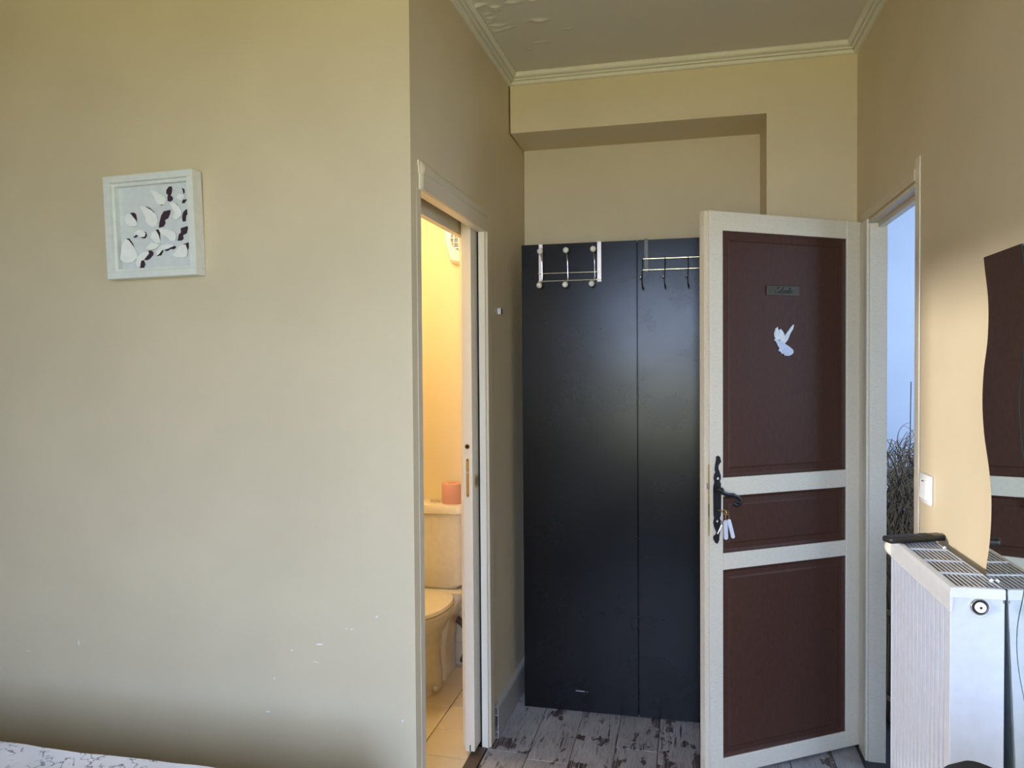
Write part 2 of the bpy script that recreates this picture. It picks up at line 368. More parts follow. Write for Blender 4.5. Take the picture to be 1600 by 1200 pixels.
# ceiling with blistered paint
WR = [(-0.691, 2.633, 0.03, 1), (-0.694, 2.662, 0.03, 1), (-0.697, 2.693, 0.025, 1), (-0.681, 2.723, 0.075, 1.2), (-0.647, 2.753, 0.04, 1), (-0.688, 2.77, 0.055, 1), (-0.521, 2.721, 0.06, 1.5), (-0.427, 2.813, 0.04, 0.7), (-0.547, 2.908, 0.06, 0.7), (-0.603, 2.955, 0.013, 1), (-0.711, 2.559, 0.065, 2), (-0.654, 2.583, 0.04, 1.5), (-0.587, 2.571, 0.05, 1.2), (-0.737, 2.529, 0.05, 1.5), (-0.515, 2.575, 0.025, 1), (-0.653, 2.603, 0.025, 1)]
nx, ny = 150, 200
x0c, x1c, y0c, y1c = -.74, -.36, 2.44, 3.02
bm = bmesh.new()
from mathutils import noise as mn
def blister(x, y):
    h = 0
    for bx, by, bl, ba in WR:
        dy = y-by-.004*math.sin((x-bx)*60+by*90); dx = (x-bx)/(bl*.55)
        h += ba*math.exp(-dx*dx*1.4 - (dy/.0085)**2)
    e = min(1, (x-x0c)/.02, (x1c-x)/.02, (y-y0c)/.02, (y1c-y)/.02)
    return -.0055*min(h, 2.2)*max(0, e)
vv = [[bm.verts.new((x0c+(x1c-x0c)*i/nx, y0c+(y1c-y0c)*j/ny, CZ - .0003 + blister(x0c+(x1c-x0c)*i/nx, y0c+(y1c-y0c)*j/ny))) for j in range(ny+1)] for i in range(nx+1)]
for i in range(nx):
    for j in range(ny): bm.faces.new((vv[i][j], vv[i][j+1], vv[i+1][j+1], vv[i+1][j]))
peel = obj('blistered_paint', bm, 'ceiling', None, True)
bm = B(-3.3, .75, -1.2, 3.6, CZ, CZ+.1)
ceil = struct(obj('ceiling', bm, 'ceiling'), 'dim off-white ceiling with blistered paint in one corner')
peel.parent = ceil

# picture wall and outer walls
bm = PR([(-3.3, YP), (LX(YP), YP), (LX(2.122), 2.122), (-3.3, 2.122)], 0, CZ)
# slight softness of the plaster corner
wl = struct(obj('wall_left', bm, 'wall'), 'large plain beige wall with the butterfly picture')
struct(obj('wall_outer', (lambda b: (box(b, -3.3, -3.2, -1.2, .0, 0, CZ), box(b, -3.3, -3.2, 1.37, YP, 0, CZ), box(b, -3.3, -3.2, .0, 1.37, 2.02, CZ), box(b, -3.3, -3.2, .0, 1.37, 0, .25), b)[-1])(bmesh.new()), 'wall'))
WX0, WX1, WZ0, WZ1 = -.72, .38, .80, 2.3
struct(obj('wall_rear', (lambda b: (box(b, -3.3, WX0, -1.3, -1.2, 0, CZ), box(b, WX1, .78, -1.3, -1.2, 0, CZ), box(b, WX0, WX1, -1.3, -1.2, WZ1, CZ), box(b, WX0, WX1, -1.3, -1.2, 0, WZ0), b)[-1])(bmesh.new()), 'wall'))
def window(name, cx, y0, w_, z0, z1, rz, label, double=True):
    r = sroot(name, label, (cx, y0, 0), rz)
    b = bmesh.new()
    for xa, xb, za, zb in ((-w_/2, -w_/2+.05, z0, z1), (w_/2-.05, w_/2, z0, z1), (-.05, .05, z0+.05, z1-.05))[:3 if double else 2]: box(b, xa, xb, 0, .05, za, zb, bev=.004, seg=1)
    for za, zb in ((z0, z0+.05), (z1-.05, z1)): box(b, -w_/2+.05, w_/2-.05, 0, .05, za, zb, bev=.004, seg=1)
    obj('window_frame', b, 'frame_white', r)
    return r
window('window_1', (WX0+WX1)/2, -1.27, WX1-WX0, WZ0, WZ1, 0, 'white casement window behind the camera')
window('window_2', -3.24, .685, 1.37, .25, 2.02, R(90), 'white side window that lets in the low sun', False)
# right wall with the doorway
DY0, DY1, DZ = 2.433, 3.011, 2.021
b = bmesh.new()
prism(b, [(RX(-1.2), -1.2), (RX(DY0), DY0), (.722, DY0), (.722, -1.2)], 0, CZ)
prism(b, [(RX(DY0), DY0), (RX(DY1), DY1), (.722, DY1), (.722, DY0)], DZ, CZ)
prism(b, [(RX(DY1), DY1), (RX(3.6), 3.6), (.722, 3.6), (.722, DY1)], 0, CZ)
struct(obj('wall_right', b, 'wall'), 'beige wall with the doorway to the hall, switch, mirror and radiator')
# back wall with niche
b = bmesh.new()
box(b, -.745, .32, YB, YN, 2.513, CZ); box(b, .32, RX(3.2), YB, 3.6, 0, CZ); box(b, -.745, .32, YN, 3.6, 0, CZ)
struct(obj('wall_back', b, 'wall'), 'beige end wall of the passage with a shallow tall niche')
# passage left wall: two skins with the pocket between them
SY0, SY1, SZ = 2.122, 2.813, 2.023
b = bmesh.new()
def skin(b, xa, xb, y0, y1, z0, z1):
    prism(b, [(LX(y0)+xa, y0), (LX(y0)+xb, y0), (LX(y1)+xb, y1), (LX(y1)+xa, y1)], z0, z1)
skin(b, -.022, 0, SY1, 3.6, 0, CZ)           # room skin beyond the opening
skin(b, -.022, 0, SY0, SY1, SZ, CZ)          # above the opening
struct(obj('wall_passage', b, 'wall'), 'narrow beige wall of the passage with the sliding door opening')
b = bmesh.new()
skin(b, -.104, -.082, SY1, 3.6, 0, CZ)
skin(b, -.104, -.082, SY0, SY1, 2.004, CZ)
struct(obj('wall_pocket', b, 'wc_wall'))
# the head lining of the opening
b = bmesh.new(); skin(b, -.030, .0025, SY0, SY1, SZ-.006, SZ+.001); struct(obj('trim_1', b, 'cream'))
b = bmesh.new(); skin(b, -.106, -.0825, SY0, SY1, 1.998, 2.0039); struct(obj('trim_2', b, 'cream'))
# casing
def casing_strip(b, y0, y1, z0, z1, t=.010):
    prism(b, [(LX(y0)+.0002, y0), (LX(y0)+t, y0+.004), (LX(y1)+t, y1-.004), (LX(y1)+.0002, y1)], z0, z1)
cr = sroot('trim_3', 'flat casing around the sliding door opening, painted like the wall')
b = bmesh.new(); casing_strip(b, 2.817, 2.880, 0, 2.106, .009); obj('side_casing', b, 'trim_wall', cr)
b = bmesh.new()
prof = [(.0002, 2.018), (.010, 2.018), (.010, 2.066), (.014, 2.072), (.014, 2.090), (.010, 2.100), (.004, 2.106), (.0002, 2.106)]
ys = [2.112, 2.116, 2.123, 2.816]
rows = []
for i, y in enumerate(ys):
    k = (.2, .7, 1, 1)[i]
    rows.append([b.verts.new((LX(y)+px*k, y, pz)) for px, pz in prof])
for i in range(3):
    for j in range(len(prof)-1): b.faces.new((rows[i][j], rows[i][j+1], rows[i+1][j+1], rows[i+1][j]))
b.faces.new(rows[0]); b.faces.new(rows[-1][::-1])
obj('head_casing', b, 'trim_wall', cr)
b = bmesh.new(); skin(b, -.0247, -.0002, SY1-.0045, SY1-.0002, 0, SZ-.007); struct(obj('trim_4', b, 'cream'))   # pocket jamb
obj('gap_shade_strip', B(-.7905, -.7835, 2.819, 2.83, .004, 2.02), 'hole', cr)  # black strip added inside the pocket gap in place of its shade
b = bmesh.new(); skin(b, -.001, .0012, 2.088, 2.122, 0, 2.018); obj('edge_casing', b, 'trim_wall', cr)
b = bmesh.new(); skin(b, .0, .004, 2.110, 2.113, 2.019, 2.068); skin(b, .0, .004, 2.104, 2.108, 2.066, 2.090); skin(b, 0, .004, 2.099, 2.103, 2.088, 2.103)
obj('loose_edge', b, 'cream', cr)

# cornice swept along the walls
path = [(-3.2, YP), (LX(YP), YP), (LX(YB), YB), (RX(YB), YB), (RX(-1.2), -1.2)]
cprof = [(0, 2.717), (.010, 2.717), (.014, 2.719), (.0155, 2.7285), (.009, 2.7305), (.009, 2.7330), (.022, 2.7325), (.0265, 2.7375), (.0200, 2.7400), (.0200, 2.7425), (.033, 2.7415), (.041, 2.7460), (.0445, 2.7520), (.0445, 2.7596), (0, 2.7596)]
def norm_(a, b):
    d = Vector((b[0]-a[0], b[1]-a[1])).normalized(); return Vector((d.y, -d.x))
def mitre(i):
    if i == 0: return norm_(path[0], path[1])
    if i == len(path)-1: return norm_(path[-2], path[-1])
    n1, n2 = norm_(path[i-1], path[i]), norm_(path[i], path[i+1])
    return (n1+n2)/(1+n1.dot(n2))
for i in range(len(path)-1):
    b = bmesh.new(); ends = []
    for k in (i, i+1):
        m_ = mitre(k); ends.append([b.verts.new((path[k][0]+m_.x*o_, path[k][1]+m_.y*o_, z)) for o_, z in cprof])
    n = len(cprof)
    for j in range(n): b.faces.new((ends[0][j], ends[0][(j+1) % n], ends[1][(j+1) % n], ends[1][j]))
    bmesh.ops.triangulate(b, faces=[b.faces.new(ends[0]), b.faces.new(ends[1][::-1])])
    struct(obj('trim_%d' % (5+i), b, 'cornice'), 'stepped white plaster cornice')

# hollow plastic skirting on the passage wall
sk = bmesh.new(); SA, SB = 2.885, 3.486
def run(x0, x1, z0, z1):
    prism(sk, [(LX(SA)+x0, SA), (LX(SA)+x1, SA), (LX(SB)+x1, SB), (LX(SB)+x0, SB)], z0, z1)
run(.0003, .0025, .004, .13); run(.0185, .021, .004, .118); run(.0025, .0185, .004, .0065)
run(.0025, .0185, .026, .0285); run(.0025, .0185, .095, .0975)
cap = [(.0025, .127), (.0025, .130), (.010, .1305), (.017, .127), (.021, .118), (.0185, .118), (.0155, .1245), (.010, .1275)]
e0 = [sk.verts.new((LX(SA)+a, SA, z)) for a, z in cap]; e1 = [sk.verts.new((LX(SB)+a, SB, z)) for a, z in cap]
for j in range(len(cap)): sk.faces.new((e0[j], e0[(j+1) % len(cap)], e1[(j+1) % len(cap)], e1[j]))
bmesh.ops.triangulate(sk, faces=[sk.faces.new(e0), sk.faces.new(e1[::-1])])
struct(obj('baseboard_left', sk, plain('grey_white_plastic', (.40, .375, .335), .4)), 'hollow plastic skirting with its open end showing')

# door casing at the hall doorway
dr = sroot('trim_9', 'white painted casing around the hall doorway')
def rbox(name, y0, y1, z0, z1, t0=.0, t1=.010, m='door_white', parent=dr, bev=.002):
    obj(name, B(RX(2.8)-t1, RX(2.8)-t0, y0, y1, z0, z1, bev=bev, seg=1), m, parent)
rbox('side_casing', DY1-.001, 3.118, 0, 2.030)
rbox('side_casing', 2.388, 2.4325, 0, 2.094, m='cream', t1=.0035, bev=.001)
rbox('head_casing', 2.4335, 3.118, 2.031, 2.066, m='trim_wall', t1=.006)
obj('jamb', B(RX(2.8), .7215, DY1-.006, DY1-.0003, 0, DZ-.008), 'door_white', dr)
obj('jamb', B(RX(2.8), .7215, DY0+.0003, DY0+.006, 0, DZ-.008), 'door_white', dr)
obj('head_lining', B(RX(2.8)-.004, .7215, DY0+.0003, DY1-.0003, DZ-.0075, DZ-.0003), 'door_white', dr)
obj('rebate_stop', B(.690, .712, DY0+.007, DY1-.007, DZ-.024, DZ-.008), 'door_white', dr)
struct(obj('trim_10', B(.640, .722, 2.44, 3.16, 0.0003, .006, bev=.002, seg=1), 'hall_floor'), 'dark metal threshold strip of the hall doorway')

# hall beyond
b = bmesh.new()
box(b, .722, 3.0, 4.75, 4.85, 0, 2.9); box(b, 2.9, 3.0, 1.6, 2.6, 0, 2.9); box(b, .722, 3.0, 1.5, 1.6, 0, 2.9); box(b, 2.9, 3.0, 2.6, 4.75, 0, 2.9)
box(b, .6, .722, 3.6, 4.85, 0, 2.9)
struct(obj('wall_hall', b, 'hall_wall'), 'pale blue-lit wall of the hall beyond the door')
struct(obj('trim_11', B(1.045, 1.135, 4.70, 4.75, 0, 2.9), 'hall_wall'))
struct(obj('floor_hall', B(.722, 3.0, 1.6, 4.75, -.12, 0), 'hall_floor'), 'dark floor of the hall')
struct(obj('ceiling_hall', B(.722, 3.0, 1.6, 4.75, 2.9, 3.0), 'hall_wall'))

# ------------------------------------------------------------------ WC
b = bmesh.new()
box(b, -1.95, -.86, 3.59, 3.69, 0, 2.5); box(b, -1.95, -1.85, 2.13, 3.59, 0, 2.5); box(b, -1.85, -.905, 2.1225, 2.14, 0, 2.5)
struct(obj('wall_bathroom', b, 'wc_wall'), 'warm cream wall of the small toilet room')
struct(obj('ceiling_bathroom', B(-1.85, -.86, 2.13, 3.59, 2.5, 2.55), 'wc_wall'))
fb = struct(obj('floor_bathroom', B(-1.85, -.815, 2.13, 3.59, -.1, -.007), 'grout'), 'cream square floor tiles with dark joints')
tm = bpy.data.meshes.new('tile'); bm = B(-.1010, .1010, -.1010, .1010, -.0069, 0, bev=.0015, seg=1); bm.to_mesh(tm); bm.free(); tm.materials.append(M['tile'])
for i in range(-4, 1):
    for j in range(-3, 4):
        xa, xb = -1.015+i*.2055, -1.015+(i+1)*.2055; ya, yb = 2.92+j*.205, 2.92+(j+1)*.205
        xb = min(xb, -.815); xa = max(xa, -1.848); ya = max(ya, 2.145); yb = min(yb, 3.588)
        if xb-xa < .02 or yb-ya < .012: continue
        o = bpy.data.objects.new('tile', tm); col.objects.link(o); o.parent = fb
        o.location = ((xa+xb)/2, (ya+yb)/2, 0); o.scale = ((xb-xa-.0035)/.202, (yb-ya-.0035)/.202, 1)
pl = sroot('baseboard_bathroom', 'row of cream skirting tiles at the foot of the toilet room wall')
for i in range(5):
    xa, xb = -1.83+i*.2055, -1.83+(i+1)*.2055-.004
    obj('tile', B(xa, min(xb, -.87), 3.580, 3.5899, .004, .112, bev=.0015, seg=1), 'tile', pl)
struct(obj('trim_12', B(-.8145, -.764, 2.14, 2.81, -.0118, .003, bev=.002, seg=1), 'dark_wood'), 'dark wooden threshold of the toilet room')
# warm ceiling lamp
lp = thing('ceiling_lamp', 'round ceiling lamp lighting the toilet room with warm light', 'lamp', (-1.3, 2.75, 2.5))
obj('lamp_base', LA([(.085, -.001), (.085, -.02), (.0, -.02)], n=28), 'white_plastic', lp, True)
gm, t_, b_ = nodes_of('warm_lit_glass'); setin(b_, 'Base Color', (1, .9, .7, 1)); setin(b_, 'Emission Color', (1, .74, .40, 1)); setin(b_, 'Emission Strength', 14)
obj('lamp_shade', LA([(.08, -.021), (.078, -.04), (.06, -.06), (.03, -.07), (.0, -.073)], n=28), gm, lp, True)
pt = bpy.data.lights.new('ceiling_bulb', 'POINT'); pt.energy = 20; pt.color = (1, .80, .50); pt.shadow_soft_size = .1
po = bpy.data.objects.new('ceiling_bulb', pt); col.objects.link(po); po.location = (-1.3, 2.75, 2.36)

# toilet
TX = -1.22
wc = thing('toilet', 'ivory porcelain close-coupled toilet with its lid down on the tiled floor', 'toilet', (TX, 3.2, 0))
def rr(cx, cy, hx, hy, r, n=6):
    o = []
    for sx, sy, a0 in ((1, 1, 0), (-1, 1, 90), (-1, -1, 180), (1, -1, 270)):
        for k in range(n+1):
            a = R(a0+90*k/n); o.append((cx+sx*(hx-r)+r*math.cos(a), cy+sy*(hy-r)+r*math.sin(a)))
    return o
def loft(b, rings, cap=True):
    V = [[b.verts.new(p) for p in r_] for r_ in rings]; n = len(V[0])
    for i in range(len(V)-1):
        for j in range(n): b.faces.new((V[i][j], V[i][(j+1) % n], V[i+1][(j+1) % n], V[i+1][j]))
    if cap: b.faces.new(V[0][::-1]); b.faces.new(V[-1])
    return b
b = bmesh.new()
loft(b, [[(x, y, z) for x, y in rr(0, .295, hx, hy, .05)] for hx, hy, z in ((.150, .06, .425), (.178, .078, .45), (.186, .083, .60), (.188, .085, .788))])
obj('tank', b, 'porcelain', wc, True)
b = bmesh.new()
loft(b, [[(x, y, z) for x, y in rr(0, .293, hx, hy, .05)] for hx, hy, z in ((.190, .088, .789), (.197, .093, .795), (.197, .093, .822), (.190, .088, .832), (.17, .07, .836))])
lid = obj('tank_lid', b, 'porcelain', wc, True)
obj('flush_button', LA([(.028, .8362), (.028, .841), (.024, .843), (0, .843)], n=24, mat=Matrix.Translation((.02, .29, 0))), 'chrome', wc, True)
def egg(hw, yb, yf, n=36, z=0, sq=1.0):
    """egg outline: back at +y (squarish), rounded front at -y"""
    o = []; cy = yb - (yb-yf)*.45
    for k in range(n):
        a = 2*math.pi*k/n; s, c = math.sin(a), math.cos(a)
        if s >= 0: x = hw*math.copysign(abs(c)**.75, c); y = cy+(yb-cy)*abs(s)**.75
        else: x = hw*c; y = cy+(cy-yf)*s
        o.append((x, y, z))
    return o
b = bmesh.new()
loft(b, [egg(.105, .20, -.05, z=0), egg(.102, .20, -.05, z=.06), egg(.092, .20, -.03, z=.16), egg(.108, .20, -.09, z=.25), egg(.155, .20, -.20, z=.33), egg(.182, .20, -.262, z=.385), egg(.184, .20, -.266, z=.40)])
obj('bowl', b, 'porcelain', wc, True)
b = bmesh.new()
loft(b, [[(x, y, z) for x, y in rr(0, .27, hx, .1, .03)] for hx, z in ((.10, 0), (.095, .15), (.12, .30), (.185, .40), (.19, .424))])
obj('pedestal_back', b, 'porcelain', wc, True)
b = bmesh.new(); loft(b, [egg(.186, .175, -.272, z=.4005), egg(.190, .178, -.276, z=.406), egg(.188, .178, -.274, z=.416)]); obj('seat', b, 'porcelain', wc, True)
b = bmesh.new(); loft(b, [egg(.187, .178, -.272, z=.4185), egg(.191, .180, -.276, z=.424), egg(.186, .178, -.27, z=.436), egg(.15, .15, -.22, z=.441)]); obj('lid', b, 'porcelain', wc, True)
obj('floor_bolt', ball(.012, (.104, .02, .03)), 'white_plastic', wc, True)
b = bmesh.new(); tube(b, smoothpts([(.11, .33, .25), (.15, .345, .2), (.15, .35, .08), (.13, .36, .03)], 5), .016, 10); obj('waste_pipe', b, 'dark_wood', wc, True)
# paper roll
rl = thing('toilet_paper_roll', 'pink toilet paper roll standing on the toilet tank', 'toilet paper', (-1.108, 3.47, .8364))
obj('paper', LA([(.019, 0), (.049, 0), (.050, .003), (.050, .094), (.048, .097), (.020, .097)], n=36), 'pink', rl, True)
obj('paper_flap', PR([(.048, -.012), (.054, -.008), (.055, .014), (.049, .018)], .03, .075), 'pink', rl)
obj('cardboard_tube', LA([(.0185, .001), (.0185, .0975), (.0165, .0975), (.0165, .05), (.0, .05)], n=24), 'cardboard', rl, True)
# fan heater
ht = thing('fan_heater', 'white rounded wall fan unit with a round grille above the toilet', 'heater', (-1.055, 3.589, 2.0))
sh = [(-.035, 0), (-.055, .004), (-.078, .014), (-.092, .06), (-.106, .12), (-.112, .17), (-.108, .195), (-.09, .207), (0, .212)]
pts = sh + [(-x, z) for x, z in sh[::-1][1:]]
b = bmesh.new()
def ringy(s, y): return [(x*s, y, .1+(z-.1)*s) for x, z in pts]
loft(b, [ringy(1, 0), ringy(1.0, -.03), ringy(.95, -.055), ringy(.86, -.065)])
obj('housing', b, 'white_plastic', ht, True)
MG = Matrix.Translation((0, -.0655, .125)) @ NEGY
obj('grille_recess', LA([(.066, 0), (.066, .001), (0, .001)], n=32, mat=MG), plain('grille_grey', (.30, .31, .34), .6), ht)
for k in range(5):
    x = -.048+k*.024; h_ = math.sqrt(max(.066**2-x*x, 0))
    obj('grille_bar', T([(x, -.069, .125-h_), (x, -.069, .125+h_)], .0022, 6), 'chrome', ht)
    obj('grille_bar', T([(-h_, -.071, .125+x), (h_, -.071, .125+x)], .0022, 6), 'chrome', ht)
ringp = [(.066*math.cos(a), -.069, .125+.066*math.sin(a)) for a in [2*math.pi*k/32 for k in range(32)]]
obj('grille_ring', T(ringp, .004, 6, closed=True), 'chrome', ht, True)

# ------------------------------------------------------------------ sliding door
d1 = sroot('door_1', 'cream sliding door pushed into its pocket', (-.791, 2.733, 0))
obj('leaf', B(-.038, 0, 0, .69, .02, 2.06, bev=.0015, seg=1), 'cream', d1)
obj('edge_slot', B(-.020, -.016, -.0008, .003, .0205, .045), 'hole', d1)
lk = Matrix.Translation((-.0195, -.0002, 1.191)) @ NEGY
obj('edge_bore', LA([(.0110, 0), (.0110, .0012), (.0078, .0014), (.0078, .0006), (0, .0006)], n=24, mat=lk), 'brass', d1)
obj('bore_hole', LA([(.0074, .0007), (.0074, .0010), (0, .0010)], n=20, mat=lk), 'hole', d1)
o = obj('lock_plate', (lambda b: (prism(b, [(-.0190+.0060*math.cos(R(a)), (1.141 if 0 <= a <= 180 else 1.003)+.0055*math.sin(R(a))) for a in range(0, 360, 20)], -.0014, .001, 'Y'), b)[-1])(bmesh.new()), 'brass', d1)
obj('latch', B(-.0230, -.0150, -.0022, -.0012, 1.088, 1.096), 'steel', o)
obj('screw', LA([(.0026, 0), (.0026, .0018), (0, .0018)], n=12, mat=Matrix.Translation((-.0190, 0, 1.006)) @ NEGY), 'dark_brass', o)
obj('screw', LA([(.0026, 0), (.0026, .0018), (0, .0018)], n=12, mat=Matrix.Translation((-.0190, 0, 1.139)) @ NEGY), 'hole', o)
PX = Matrix.Rotation(R(90), 4, 'Y')
pull = obj('finger_pull', LA([(.027, 0), (.027, .0015), (.021, .0022), (.019, .0004), (0, .0002)], n=28, mat=Matrix.Translation((.0003, .050, 1.053)) @ PX), 'brass', d1, True)
obj('pull_recess', LA([(.018, .0005), (.018, .0009), (0, .0009)], n=24, mat=Matrix.Translation((.0003, .050, 1.053)) @ PX), 'dark_brass', pull)
# chrome catch on passage wall
b = B(0, .016, -.009, .009, -.014, .014, bev=.002); ct = obj('wall_catch', b, 'chrome', None, loc=(LX(3.0)+.0005, 3.0, 1.722))
tag(ct, 'tiny chrome door catch on the passage wall beside the sliding door', 'catch')
obj('rubber_stop', B(.0162, .0175, -.004, .006, -.010, .012), 'hole', ct)

# ------------------------------------------------------------------ black panels in the niche
def panel(x0, x1, label, extra=0):
    r = thing('black_panel', label, 'panel', ((x0+x1)/2, 3.19+extra, 0), 0, 'tall black panels closing the niche')
    h = (x1-x0)/2
    obj('board', B(-h, h, 0, .022, .004, 2.020, bev=.0012, seg=1), 'board', r); return r
pa = panel(-.694, -.2005, 'black-brown board left of the seam, carrying the rack of white knobs')
pb = panel(-.1965, .305, 'black-brown board right of the seam, partly behind the open brown door')
obj('seam_strip', B(.236, .262, .0225, .030, .004, 2.015), 'board', pa)
obj('scratch', B(-.020, .018, -.0006, .0002, .0915, .0932), 'chip', pa)
obj('scratch', B(.025, .031, -.0006, .0002, .0905, .0918), 'chip', pa)

def bracket(par, x, z1, w_=.017, m='steel'):
    b = bmesh.new()
    box(b, x-w_/2, x+w_/2, -.0035, -.0012, z1, 2.0235, bev=.0004, seg=1)
    box(b, x-w_/2, x+w_/2, -.0035, .0245, 2.0205, 2.0228); box(b, x-w_/2, x+w_/2, .0225, .0245, 1.985, 2.0206)
    return obj('bracket', b, m, par)
hk = thing('knob_rack', 'over-door coat rack with six white ceramic knobs, on the left black board', 'coat rack', (0, 3.19, 0))
bracket(hk, -.609, 1.856); bracket(hk, -.357, 1.852)
for z in (1.893, 1.860): obj('rod', T([(-.620, -.010, z), (-.349, -.010, z)], .0019, 8), 'chrome', hk, True)
for (xt, xb) in ((-.604, -.608), (-.493, -.497), (-.378, -.385)):
    wv = [(xt, -.042, 1.983), (xt+.001, -.030, 1.972), (xt+.002, -.016, 1.945), (xt+.003, -.014, 1.90), (xt+.003, -.014, 1.862), (xb, -.022, 1.848), (xb, -.040, 1.841)]
    hw = obj('hook', T(smoothpts(wv, 5), .0025, 8), 'chrome', hk, True)
    obj('knob', ball(.0125, (xt, -.046, 1.984), 20), 'knob', hw, True)
    obj('knob', ball(.0125, (xb, -.044, 1.840), 20), 'knob', hw, True)
h2 = thing('hook_rack', 'over-door chrome rail with hanging hooks, on the board half hidden by the brown door', 'coat rack', (0, 3.19, 0))
bracket(h2, -.161, 1.884, .015, 'dull_steel'); bracket(h2, .215, 1.884, .015, 'dull_steel')
for z in (1.939, 1.893): obj('rod', T([(-.178, -.012, z), (.232, -.012, z)], .0020, 8), 'chrome', h2, True)
for x in (-.176, -.084, .010, .104, .198):
    wv = [(x, -.0125, 1.942), (x, -.0125, 1.905), (x-.002, -.014, 1.875), (x-.003, -.014, 1.85), (x, -.017, 1.822), (x+.002, -.030, 1.812), (x+.001, -.046, 1.826)]
    hw = obj('hook', T(smoothpts(wv, 5), .0026, 8), 'iron', h2, True)
    obj('ball_end', ball(.0052, (x-.006, -.036, 1.861), 12), 'chrome', hw, True)
    obj('ball_stem', T([(x-.002, -.014, 1.868), (x-.006, -.034, 1.861)], .002, 6), 'chrome', hw)

# ------------------------------------------------------------------ hinged door
EX, EY = .835186, .549967
ang = math.atan2(EY, EX)
d2 = sroot('door_2', 'open white-washed door with three chocolate-brown panels', (.070097, 2.737355, 0), ang)
Wd, Zt, TK = .716, 2.040, .042         # local x along the leaf, local -y faces the camera
SL, SR = .070, .622
rails = [(.012, .074), (.758, .818), (1.023, 1.090), (1.972, Zt)]
def dpart(name, x0, x1, z0, z1, y0=0, y1=TK, m='door_white', bev=.0015, par=d2):
    return obj(name, B(x0, x1, y0, y1, z0, z1, bev=bev, seg=1), m, par)
dpart('stile', 0, SL, .012, Zt, .012, TK); dpart('stile', .0145, SL, .0122, Zt-.0002, 0, .0119)
dpart('stile', SR+.012, Wd, .012, Zt)
for z0, z1 in rails: dpart('rail', SL+.0004, SR+.0116, z0, z1, .001)
for z0, z1 in ((.074, .758), (.818, 1.023), (1.090, 1.972)):
    b = bmesh.new(); x0, x1 = SL+.0002, SR+.0118
    def rg(i, y): return [(x0+i, y, z0+i), (x1-i, y, z0+i), (x1-i, y, z1-i), (x0+i, y, z1-i)]
    loft(b, [rg(.0003, .038), rg(.0003, .006), rg(.004, .009), rg(.012, .0135), rg(.030, .0125), rg(.036, .009), rg(.040, .009)])
    obj('panel', b, 'brown', d2)
# slim flush plates and lock on the free edge
dpart('flush_plate', -.0014, .001, 1.885, 1.985, .018, .031, 'cream', .0003)
dpart('flush_plate', -.0014, .001, .075, .215, .018, .031, 'cream', .0003)
lkp = obj('lock_plate', B(-.0002, .0008, 0, .0095, .885, 1.140, bev=.0004, seg=1), 'brass', d2)
lkp.location = (.0130, .001, 0)
obj('latch_bolt', B(-.006, .001, .001, .009, 1.052, 1.074, bev=.001), 'steel', lkp)
obj('keyway', B(-.0008, .001, .003, .0055, .955, 1.000), 'hole', lkp)
# hinges
for z in (.25, 1.05, 1.78): obj('hinge', T([(Wd+.004, .036, z-.045), (Wd+.004, .036, z+.045)], .006, 10), 'chrome', d2, True)
# wrought iron handle plate
hp = obj('handle_plate', PR(PLATE, -.0042, -.0004, 'Y'), 'iron', d2)
obj('screw_boss', LA([(.0045, 0), (.0045, .0008), (0, .0008)], n=16, mat=Matrix.Translation((.0441, -.0043, 1.0901)) @ NEGY), 'cream', hp)
obj('screw_boss', LA([(.0040, 0), (.0040, .0008), (0, .0008)], n=16, mat=Matrix.Translation((.0411, -.0043, .9376)) @ NEGY), 'cream', hp)
obj('keyhole', B(.039, .044, -.0052, -.0043, .968, .988), 'hole', hp)
LV = [(.0427, -.005, 1.050), (.0445, -.030, 1.0502)]
obj('spindle', T(LV, [.010, .007], 14), 'iron', hp, True)
lp_ = [(x, -.045, z) for x, z in LEVER]
n_ = len(lp_)
hd = obj('door_handle', (lambda b: (tube(b, smoothpts([(.0445, -.030, 1.0502)] + lp_, 5), [.0075]*26 + [.0062]*(5*n_-25), 10), b)[-1])(bmesh.new()), 'iron', d2, True)
obj('knuckle', ball(.0095, (lp_[0][0], -.043, lp_[0][1]), 16), 'iron', hd, True)
# keys in the lock
ky = thing('key_set', 'keys with two white oblong tags hanging from the brown door lock', 'keys', (.070097, 2.737355, 0), ang)
obj('key', T([(.0421, -.0055, .9785), (.0421, -.036, .9775)], .0022, 8), 'brass', ky, True)
bow = [(.0421+.0, -.046+.010*math.cos(a), .9770+.008*math.sin(a)) for a in [2*math.pi*k/16 for k in range(16)]]
obj('key_bow', T(bow, .0018, 6, closed=True), 'brass', ky, True)
for cx, cz, r_, tl in ((.0502, .9745, .009, .4), (.0535, .9600, .011, .9)):
    obj('key_ring', T([(cx+r_*math.cos(a), -.046+r_*.5*math.cos(a)*tl, cz+r_*math.sin(a)) for a in [2*math.pi*k/20 for k in range(20)]], .0009, 6, closed=True), 'brass', ky, True)
def tagmesh(x0, z0, x1, z1, w_, y):
    d = Vector((x1-x0, z1-z0)); L_ = d.length; d.normalize(); nn = Vector((-d.y, d.x)); p = []
    for k in range(9): a = math.pi*k/8; p.append((x0+nn.x*w_*math.cos(a)-d.x*w_*math.sin(a), z0+nn.y*w_*math.cos(a)-d.y*w_*math.sin(a)))
    for k in range(9): a = math.pi*k/8; p.append((x1-nn.x*w_*math.cos(a)+d.x*w_*math.sin(a), z1-nn.y*w_*math.cos(a)+d.y*w_*math.sin(a)))
    return PR(p, y-.002, y+.002, 'Y')
obj('tag', tagmesh(.0500, .9400, .0522, .8860, .0078, -.040), 'tag', ky)
